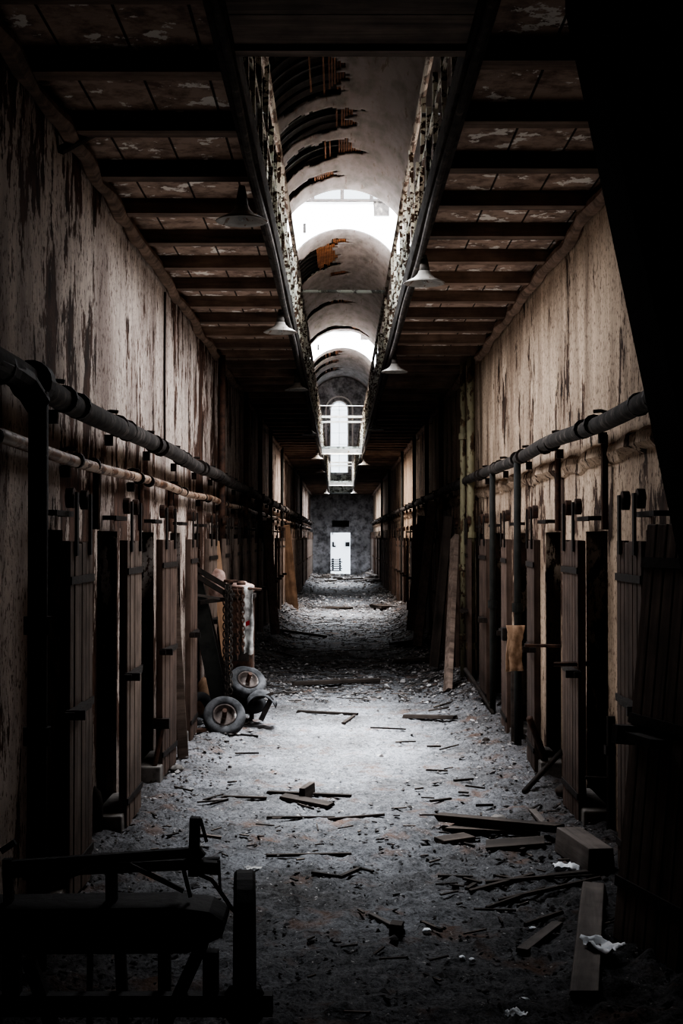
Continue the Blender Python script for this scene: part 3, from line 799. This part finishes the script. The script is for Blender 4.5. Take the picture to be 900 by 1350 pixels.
# rusty upright tank behind the chains
t = thing('iron_stove', 'dark rusty upright iron stove standing behind the hanging chains', 'stove', (-1.05, 14.75, H(-1.05, 14.75)))
MB().box((0, 0, .72), (.24, .3, 1.2)).build('body', M['iron_r'], t, bevel=.02)
MB().box((0, 0, 1.34), (.28, .34, .05)).build('top_plate', M['iron'], t, bevel=.01)
for sx in (-1, 1):
    for sy in (-1, 1): MB().box((sx * .1, sy * .12, .06), (.03, .03, .13)).build('leg', M['iron'], t)
MB().box((0, -.155, .8), (.16, .015, .3)).build('door', M['iron'], t)
def cloth(name, label, cat, p, w, h, mat, seed, taper=.2, depth=.06):
    rows = []
    for i in range(15):
        v = i / 14
        rows.append([((u - .5) * w * (1 - taper * abs(v - .4)) + .03 * fnoise(v, u, 2, seed), depth * math.sin(u * 9 + seed + v * 2) * (.3 + .5 * v) + .02 * fnoise(u, v, 5, seed), -v * h * (1 + .08 * fnoise(u, 0, 2.5, seed))) for u in [k / 12 for k in range(13)]])
    o = MB().grid(rows).build(name, mat, smooth=True, solid=.006); o.location = p; return tag(o, label, cat)
c = cloth('hanging_cloth', 'white torn shirt hanging from the trolley arm over the tyres', 'cloth', P(327, 773, 14.4), .12, .72, M['cloth'], 2.0, .35, .045)
rows = [[(-.02 + .04 * u, -.055, -.37 - .05 * v + .02 * u) for u in (0, .5, 1)] for v in (0, .5, 1)]
MB().grid(rows).build('red_patch', M['red'], c, solid=.004)
def sack(name, label, cat, p, d, mat, seed, rot=0):
    m = MB(); n1, n2 = 20, 12; rows = []
    for i in range(n2 + 1):
        ph = -PI / 2 + PI * i / n2; row = []
        for j in range(n1 + 1):
            th = 2 * PI * j / n1; v = Vector((math.cos(ph) * math.cos(th), math.cos(ph) * math.sin(th), math.sin(ph)))
            k = 1 + .22 * noise.noise(v * 1.6 + Vector((seed, 0, 0))) + .08 * noise.noise(v * 5 + Vector((seed, 3, 0)))
            row.append((v.x * k * d[0] / 2, v.y * k * d[1] / 2, v.z * k * d[2] / 2))
        rows.append(row)
    o = m.grid(rows).build(name, mat, smooth=True); o.location = p; o.rotation_euler.z = rot; return tag(o, label, cat)
sack('cloth_bundle', 'pinkish cloth bundle resting on top of the stove', 'cloth', Vector((-1.05, 14.72, H(-1.05, 14.75) + 1.43)), (.26, .22, .13), M['sack'], 1)
sack('burlap_sack', 'pale crumpled sack wedged behind the trolley frame', 'sack', P(287, 771, 14.55), (.20, .2, .34), M['sack'], 6)
sack('burlap_sack', 'tan sack slumped behind the leaning trolley rail', 'sack', Vector((-1.42, 14.6, .28)), (.24, .3, .44), M['rag'], 9)
tag(MB().bar(G(243, 967, .02), G(292, 962, .03), .10, .03).build('flat_board', M['iron_r']), 'flat rusty strip lying in front of the propped tyre', 'strip')

# ---------------------------------------------------------------- leaning boards and bars
def lean(name, label, a, b, w, th, mat, cat='plank', up=(1, 0, 0)):
    a, b = Vector(a), Vector(b); d = b - a; x = d.normalized(); u = Vector(up)
    y = u.cross(x).normalized(); z = x.cross(y)
    o = MB().box((d.length / 2, 0, 0), (d.length, w, th)).build(name, mat, bevel=.004)
    o.matrix_world = Matrix.Translation(a) @ Matrix((x, y, z)).transposed().to_4x4(); return tag(o, label, cat)
lean('leaning_board', 'pale narrow board leaning upright before the fourth left door', (-1.385, 12.1, .05), (-1.50, 12.1, 1.86), .11, .09, M['door'], up=(1, .2, 0))
lean('leaning_board', 'orange board leaning against the left wall behind the trolley frame', (-1.28, 16.2, .0), (-1.49, 16.2, 1.95), .12, .03, M['plank_o'], up=(.3, -1, 0))
lean('leaning_board', 'orange board leaning far down the left wall in the second light patch', (-1.22, 35.5, .1), (-1.44, 35.2, 2.3), .3, .04, M['plank_o'], up=(.3, -1, 0))
lean('leaning_board', 'brown board leaning outward just beyond the yellow pipes', (1.33, 16.9, .1), (1.52, 18.1, 2.0), .16, .06, M['door'], up=(-1, -.4, 0))
lean('leaning_board', 'dark board leaning second beyond the yellow pipes', (1.34, 19.5, .15), (1.56, 19.6, 2.3), .14, .05, M['plank_d'], up=(-.4, -1, 0))
lean('leaning_board', 'tall dark board leaning furthest beyond the yellow pipes', (1.28, 22.6, .2), (1.55, 22.8, 2.6), .16, .05, M['door_dk'], up=(-.4, -1, 0))
lean('leaning_board', 'dark board leaning on the right wall at the edge of the far shadow', (1.32, 25.6, .25), (1.55, 25.8, 2.4), .16, .05, M['door_dk'], up=(-.4, -1, 0))
lean('leaning_board', 'dark board leaning on the left wall in the far shadow', (-1.16, 24.6, .25), (-1.34, 24.8, 2.3), .16, .05, M['door_dk'], up=(.4, -1, 0))
# sledge-like bar on the left
t = thing('iron_bar', 'iron bar with square head standing before the third left door', 'bar', G(200, 1030))
MB().tube([(0, 0, 0), (.075, .12, .42)], .02, 8).build('shaft', M['iron_r'], t)
MB().box((.06, .13, .45), (.14, .07, .08)).build('head', M['iron'], t)
def elbow(label, p, s, mat, h=.28):
    o = MB().tube([(-.14 * s, .05, h), (-.05 * s, .02, h + .01), (-.01 * s, 0, h - .02), (0, 0, h - .08), (0, 0, -.03)], .034, 10).build('pipe_elbow', mat, smooth=True); o.location = p; return tag(o, label, 'pipe')
elbow('grey bent pipe rising from the dust beside the nearest left door', G(130, 1098), 1, M['pipe'])
elbow('grey bent pipe rising from the dust beside the second left door', G(222, 988) + Vector((-.12, -.6, 0)), 1, M['pipe'], .22)
elbow('pale bent pipe poking out low between the right doors and yellow pipes', G(655, 912) + Vector((.0, .0, 0)), -1, M['pipe_thin'], .26)
elbow('pale curved pipe poking out of the far right dust heap', G(574, 846), -1, M['stone'], .34)
# right-hand junk: crossed rods, fitting, post
def rod(name, label, a, b, r, mat, cat='rod'): return tag(MB().tube([a, (Vector(a) + Vector(b)) / 2 + Vector((.006, 0, .01)), b], r, 8).build(name, mat, smooth=True), label, cat)
rod('iron_rod', 'rusty rod leaning out from the third right door', P(697, 946, 11.0), G(722, 1018), .028, M['iron_r'])
rod('iron_rod', 'dark rod lying slanted across the foot of the third right door', G(690, 1046, .02), P(744, 985, 11.2), .022, M['iron'])
rod('iron_rod', 'thin dark rod slanting down from the yellow pipes to the dust', P(613, 882, 15.8), G(650, 943), .024, M['iron'])
rod('iron_rod', 'thin rod slanting up from the dust beside the fourth right door', G(655, 935), P(672, 912, 15.0), .016, M['iron'])
sack('iron_fitting', 'rounded rusty pipe fitting lying at the foot of the third right door', 'fitting', G(730, 980, .1), (.16, .16, .22), M['iron_r'], 3)
t = thing('iron_post', 'stubby iron post with a collar standing before the nearest right door', 'post', G(804, 1092))
MB().tube([(0, 0, -.05), (0, 0, .74)], .03, 8).build('shaft', M['iron'], t)
MB().box((.02, 0, .52), (.12, .08, .06)).build('collar', M['iron'], t)
MB().tube([(.02, 0, .33), (-.17, 0, .34)], .012, 6).build('arm', M['iron'], t)
tag(MB().tube([(1.46, 9.35, 1.13), (1.79, 9.3, 1.14)], .016, 6).build('slide_bolt', M['iron_r']), 'long iron bolt bar crossing the second right opening', 'bolt')
tag(MB().tube([(1.50, 11.1, 1.12), (1.79, 11.05, 1.12)], .014, 6).build('slide_bolt', M['iron_r']), 'long iron bolt bar crossing the third right opening', 'bolt')
t = thing('valve_box', 'small black valve box fixed by the dark green pipe at the rag', 'valve', (1.56, 12.7, 1.10))
MB().box((0, 0, .0), (.12, .12, .12)).build('body', M['iron'], t, bevel=.01); MB().tube([(0, 0, 0), (.09, 0, .02)], .02, 8).build('spindle', M['iron_r'], t)
cloth('hanging_rag', 'tan rag hanging from the dark green pipe at the right wall', 'cloth', (1.575, 12.40, 1.20), .15, .40, M['rag'], 5.0, -.3, .02)
t = thing('dark_stump', 'dark charred post standing in the dust under the tan rag', 'post', G(681, 975))
MB().tube([(0, 0, -.05), (.0, .05, .45), (.0, .08, .92)], [.06, .055, .045], 9).build('shaft', M['plank_d'], t)
MB().bar((-.02, 0, .0), (.05, -.12, -.02), .03, .03).bar((.06, 0, .04), (.12, -.2, -.03), .025, .03).build('root', M['plank_d'], t)
lean('broken_bracket', 'two-piece broken pipe bracket at the left wall top near the ceiling', P(76, 197, 7.7), P(130, 168, 7.9), .03, .06, M['plank'], 'bracket')

# ---------------------------------------------------------------- debris on the floor, each its own thing
def flat(name, label, p, q, w, th, mat, cat='plank', tilt=0.0, lift=0.0):
    a, b = G(*p), G(*q); a.z += th / 2 + lift; b.z += th / 2 + lift
    d = b - a; x = d.normalized(); y = Vector((0, 0, 1)).cross(x).normalized(); z = x.cross(y)
    m = MB(); m.box((d.length / 2, 0, 0), (d.length, w, th)); mm_ = m
    mm_.v = [(v[0] + random.uniform(-.02, .02) * min(1, d.length), v[1] + random.uniform(-.1, .1) * w, v[2]) for v in mm_.v]
    o = m.build(name, mat, bevel=min(.004, th * .2))
    R_ = Matrix((x, y, z)).transposed() @ Matrix.Rotation(tilt, 3, 'X')
    o.matrix_world = Matrix.Translation(a) @ R_.to_4x4(); return tag(o, label, cat)
flat('plank', 'long pale plank lying lengthwise beside the big leaning door', (768, 1318), (781, 1172), .125, .03, M['plank'], lift=.02)
flat('timber_block', 'thick squared timber block lying beside the leaning door', (748, 1120), (792, 1152), .17, .15, M['plank'], 'timber')
flat('charred_board', 'long charred board lying across the floor before the timber block', (578, 1090), (738, 1106), .09, .05, M['plank_d'], lift=.05)
flat('charred_board', 'second charred board under the long charred board', (592, 1094), (706, 1100), .16, .03, M['plank_d'], lift=.01)
flat('charred_board', 'broad charred shard nearest the viewer under the charred boards', (640, 1120), (716, 1114), .14, .03, M['plank_d'], tilt=.15, lift=.02)
flat('charred_board', 'short charred board left of the charred board heap', (578, 1112), (618, 1106), .12, .03, M['plank_d'], tilt=.1, lift=.01)
flat('plank', 'short grey plank lying slanted beside the long pale plank', (686, 1256), (734, 1220), .055, .02, M['plank'], lift=.01)
for (p, q, l, w) in [((618, 1178), (700, 1156), 'thin stick lying between the white paper and the floor middle', .03), ((655, 1190), (790, 1160), 'long thin stick pointing at the top of the long plank', .028),
                     ((640, 1166), (728, 1158), 'thin dark stick just left of the white paper', .03), ((720, 1158), (796, 1150), 'dark stick touching the near end of the timber block', .05),
                     ((640, 1200), (720, 1172), 'thin stick crossing below the white paper', .02), ((690, 1222), (740, 1205), 'thin stick just above the short grey plank', .018)]:
    flat('stick', l, p, q, w, .022, M['plank_d'], 'stick', lift=.01)
flat('plank', 'small brown slat lying near the foot of the second right door', (700, 1070), (716, 1088), .05, .02, M['plank'], lift=.01)
flat('charred_board', 'long thin dark board lying flat in the middle of the floor', (352, 1046), (464, 1051), .045, .025, M['plank_d'], lift=.005)
flat('charred_board', 'broad dark board with a shard on it in the middle of the floor', (372, 1052), (436, 1064), .08, .03, M['plank_d'], lift=.005, tilt=.2)
flat('wood_shard', 'pointed dark shard standing up on the broad middle board', (398, 1057), (412, 1048), .05, .10, M['plank_d'], 'shard', lift=.01)
flat('stick', 'long thin rod lying left of the middle boards', (293, 1050), (352, 1052), .022, .018, M['plank_d'], 'stick')
flat('stick', 'thin dark lath lying below the middle boards', (352, 1078), (440, 1078), .025, .02, M['plank_d'], 'stick')
flat('stick', 'thin dark lath right of and below the middle boards', (432, 1080), (506, 1074), .022, .018, M['plank_d'], 'stick')
flat('stick', 'thin lath lying across the floor level with the cart handle', (352, 1128), (462, 1126), .025, .02, M['plank_d'], 'stick')
flat('stick', 'grey stick with a dark end lying in the dark foreground', (488, 1208), (530, 1230), .03, .03, M['plank'], 'stick')
flat('dark_clod', 'dark clod at the end of the grey foreground stick', (514, 1228), (530, 1230), .09, .06, M['plank_d'], 'clod')
flat('charred_board', 'dark board lying across the floor beyond the bright patch on the right', (524, 876), (586, 872), .22, .06, M['plank_d'], lift=.03)
flat('charred_board', 'dark board lying across the floor middle beyond the bright patch', (386, 905), (500, 901), .12, .05, M['plank_d'], lift=.02)
flat('charred_board', 'thin dark board on the right edge of the bright patch', (533, 947), (600, 950), .08, .04, M['plank_d'], lift=.01)
flat('charred_board', 'dark board right of the tyres near the bright patch', (392, 940), (472, 944), .05, .03, M['plank_d'], lift=.01)
flat('stick', 'small broken lath sticking out in the bright patch middle', (452, 955), (470, 943), .04, .03, M['plank_d'], 'stick')
flat('charred_board', 'wide dark board lying in the far shadow on the left', (370, 836), (430, 842), .2, .05, M['plank_d'], lift=.02)
flat('charred_board', 'wide dark board lying in the far shadow on the right', (520, 852), (570, 846), .2, .05, M['plank_d'], lift=.02)
flat('charred_board', 'small dark board on the second far light patch', (494, 802), (510, 803), .3, .08, M['plank_d'], lift=.02)
flat('charred_board', 'narrow dark board lying across the second far light patch', (432, 803), (462, 804), .2, .06, M['plank_d'], lift=.02)
for k in range(14):
    px = 405 + random.uniform(0, 84); py = 762 + random.uniform(0, 8)
    o = flat('fallen_board', 'pale fallen board in the heap before the bright end doorway', (px, py), (px + random.uniform(8, 22), py + random.uniform(-1, 1)), random.uniform(.1, .3), .06, M['plank'] if k % 2 else M['plank_d'], lift=.05 + .05 * (k % 3))
    o['group'] = 'fallen boards at the far doorway'
def scrap(name, label, p, d, mat, cat='paper', rot=0.0, seed=0, stand=.03):
    rows = []
    for i in range(9):
        rows.append([((j / 10 - .5) * d[0] * (1 + .3 * fnoise(i * .2, 0, 1, seed)), (i / 8 - .5) * d[1] + .03 * fnoise(j * .2, 1, 1.5, seed), stand * (.6 + fnoise(i * .3, j * .3, 1.2, seed))) for j in range(11)])
    o = MB().grid(rows).build(name, mat, smooth=True, solid=.003); o.location = G(*p, .012 + stand * .3); o.rotation_euler.z = rot; return tag(o, label, cat)
scrap('paper_scrap', 'crumpled white paper lying beside the timber block', (746, 1149), (.17, .10), M['paper'], rot=-.15, seed=2, stand=.035)
scrap('plastic_bag', 'torn white plastic scrap at the foot of the big leaning door', (792, 1258), (.16, .15), M['paper'], 'bag', -.9, 5, .045)
scrap('paper_scrap', 'pale paper scrap at the bottom edge of the floor', (677, 1341), (.085, .06), M['paper'], rot=.1, seed=7, stand=.02)
scrap('paper_scrap', 'pale scrap lying on the floor beside the cart wheel', (335, 1147), (.10, .05), M['cloth'], rot=-.3, seed=8, stand=.015)
def stone(name, label, p, d, mat, seed, cat='stone'):
    o = sack(name, label, cat, G(*p, d[2] * .32), d, mat, seed, seed); return o
stone('brick_lump', 'grey stone lump lying before the leaning left board', (234, 1017), (.13, .09, .075), M['stone'], 4)
stone('rubble_stone', 'white chip left in the dark foreground', (608, 1261), (.035, .03, .02), M['paper'], 5)
stone('rubble_stone', 'white round chip on the foreground floor', (621, 1265), (.035, .03, .025), M['paper'], 6)
stone('rubble_stone', 'white chip beside the grey foreground stick', (562, 1227), (.05, .04, .03), M['paper'], 7)
stone('rubble_stone', 'pale stone chip left of the stick heap', (599, 1166), (.07, .04, .025), M['stone'], 8)
stone('rubble_stone', 'small white chip above the pale bottom scrap', (690, 1316), (.05, .03, .02), M['paper'], 9)
stone('rubble_stone', 'white chip under the slanted grey plank', (700, 1223), (.045, .03, .02), M['paper'], 10)
stone('rubble_stone', 'dark clod at the foot of the second right door', (742, 1047), (.14, .12, .1), M['plank_d'], 11)
stone('rubble_stone', 'pale broad stone on the floor before the third right door', (656, 1080), (.12, .09, .05), M['stone'], 12)
stone('rubble_stone', 'small dark stone in the bright patch on the right', (640, 978), (.07, .06, .05), M['plank_d'], 13)
stone('rubble_stone', 'pale chip on the floor below the cart wheel top', (342, 1149), (.05, .03, .02), M['paper'], 14)
# splinters one could count
for k in range(60):
    py = 790 + 450 * random.random() ** .9
    Y = F * EYE / (py - 708); x = random.uniform(-1.25, 1.35) if random.random() < .5 else random.choice([random.uniform(-1.35, -.6), random.uniform(.5, 1.45)])
    if Y < 6.5 and (x < -.1): x = random.uniform(0, 1.0)
    L_ = random.uniform(.06, .26) * (1 if Y < 14 else 2.0); an = random.gauss(0, .6)
    a = Vector((x, Y, H(x, Y) + .022)); x2, y2 = max(XL + .25, min(XR - .3, x + L_ * math.cos(an))), Y + L_ * math.sin(an)
    b = Vector((x2, y2, H(x2, y2) + .022))
    o = MB().bar(a, b, random.uniform(.008, .026), random.uniform(.008, .018)).build('wood_splinter', M['splint'])
    tag(o, 'small dark wood splinter lying loose in the floor dust', 'splinter', 'loose splinters on the floor')
# uncountable chips
cm = MB()
for k in range(9500):
    Y = (random.uniform(16, 22) if random.random() < .25 else 5.2 * (9.0 ** (random.random()))) if random.random() < .85 else random.uniform(20, 72)
    if random.random() < .5: x = random.uniform(XL + .1, XR - .1)
    else: x = (XL + .1 + abs(random.gauss(0, .45))) if random.random() < .5 else (XR - .1 - abs(random.gauss(0, .5)))
    if not XL < x < XR: continue
    if 9.5 < Y < 16.5 and -.95 < x < 1.1 and random.random() < .72: continue
    s = random.uniform(.005, .013) * (1 + Y / 11) * (1.8 if random.random() < .06 else 1)
    R_ = Euler((random.uniform(-.4, .4), random.uniform(-.4, .4), random.uniform(0, 6))).to_matrix()
    q = [R_ @ Vector((s * c[0] * random.uniform(.5, 1.3), s * c[1] * random.uniform(.4, 1.0), s * c[2] * random.uniform(.3, .7))) + Vector((x, Y, H(x, Y) + s * .3 + .008)) for c in ((1, .2, 0), (.2, 1, 0), (-1, .1, 0), (-.2, -1, 0), (0, 0, .8), (0, 0, -.6))]
    cm.add(q, [(0, 1, 4), (1, 2, 4), (2, 3, 4), (3, 0, 4), (1, 0, 5), (2, 1, 5), (3, 2, 5), (0, 3, 5)])
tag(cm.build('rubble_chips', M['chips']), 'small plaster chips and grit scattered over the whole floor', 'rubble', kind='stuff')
sm_ = MB()
for k in range(900):
    Y = random.uniform(16.5, 34) if random.random() < .6 else (random.uniform(16.5, 24) if random.random() < .75 else random.uniform(5.5, 10))
    x = random.uniform(XL + .12, XR - .12); L_ = random.uniform(.02, .10) * (1 + Y / 8 if Y > 12 else 1.3); an = random.gauss(0, .8)
    x2 = max(XL + .05, min(XR - .05, x + L_ * math.cos(an))); y2 = Y + L_ * math.sin(an)
    sm_.bar((x, Y, H(x, Y) + .016), (x2, y2, H(x2, y2) + .022), random.uniform(.004, .012) * (1 + Y / 16), .008)
tag(sm_.build('wood_litter', M['splint']), 'fine wood litter and broken laths covering the floor', 'litter', kind='stuff')

# ---------------------------------------------------------------- camera, light, world
cam = bpy.data.cameras.new('camera'); co = bpy.data.objects.new('camera', cam); COL.objects.link(co)
cam.sensor_width = 36; cam.sensor_fit = 'AUTO'; cam.lens = F / 1350 * 36
co.location = (0, 0, EYE); co.rotation_euler = (PI / 2 + math.atan(33 / F), 0, -math.atan(2 / F))
cam.clip_start = .05; cam.clip_end = 300
S.camera = co

def area(name, loc, sx, sy, power, col, rot=(0, 0, 0), spread=180):
    l = bpy.data.lights.new(name, 'AREA'); l.shape = 'RECTANGLE'; l.size = sx; l.size_y = sy
    l.energy = power; l.color = col; l.spread = math.radians(spread)
    o = bpy.data.objects.new(name, l); COL.objects.link(o); o.location = loc; o.rotation_euler = rot; return o
cool = (.90, .95, 1.0)
for (a, b), p, sp_ in zip(SHAFTS, [1150, 3200, 3200], [60, 100, 100]): area('skylight_lamp', (CX, (a + b) / 2, 12.3), 3.2, b - a - .3, p, cool, spread=sp_)
# added fill lamps in place of daylight spill under the galleries and floor bounce
warm = (1, .94, .88)
area('spill_fill_lamp', (CX - .05, 13.0, ZG - .02), 1.0, 7.6, 185, (.97, .97, 1))
area('spill_fill_lamp', (CX - .05, 36.4, ZG - .02), 1.0, 5.0, 260, (1, .90, .82))
area('spill_fill_lamp', (CX - .05, 64, ZG - .02), 1.0, 9.0, 420, (.95, .97, 1))
area('bounce_fill_lamp', (CX, 12.8, .35), 2.0, 7.5, 40, warm, (PI, 0, 0))  # added upward fill, stands in for light bouncing off the floor
area('bounce_fill_lamp', (CX, 37.0, .35), 2.2, 7.0, 22, (1, .85, .75), (PI, 0, 0))
area('doorway_daylight', (.03, YE + .6, 1.2), 1.0, 2.1, 60, cool, (-PI / 2, 0, 0))
area('window_daylight', (wc, YE + .6, 7.2), .8, 3.6, 120, cool, (-PI / 2, 0, 0))

w = bpy.data.worlds.new('overcast_sky'); S.world = w; w.use_nodes = True
bg = w.node_tree.nodes['Background']; bg.inputs[0].default_value = (.88, .94, 1, 1); bg.inputs[1].default_value = 2.2
S.cycles.max_bounces = 8; S.cycles.diffuse_bounces = 5; S.cycles.transparent_max_bounces = 8
S.cycles.caustics_reflective = False; S.cycles.caustics_refractive = False
S.cycles.sample_clamp_indirect = 8
S.view_settings.view_transform = 'AgX'
try: S.view_settings.look = 'AgX - High Contrast'
except Exception: pass
S.view_settings.exposure = 0.15
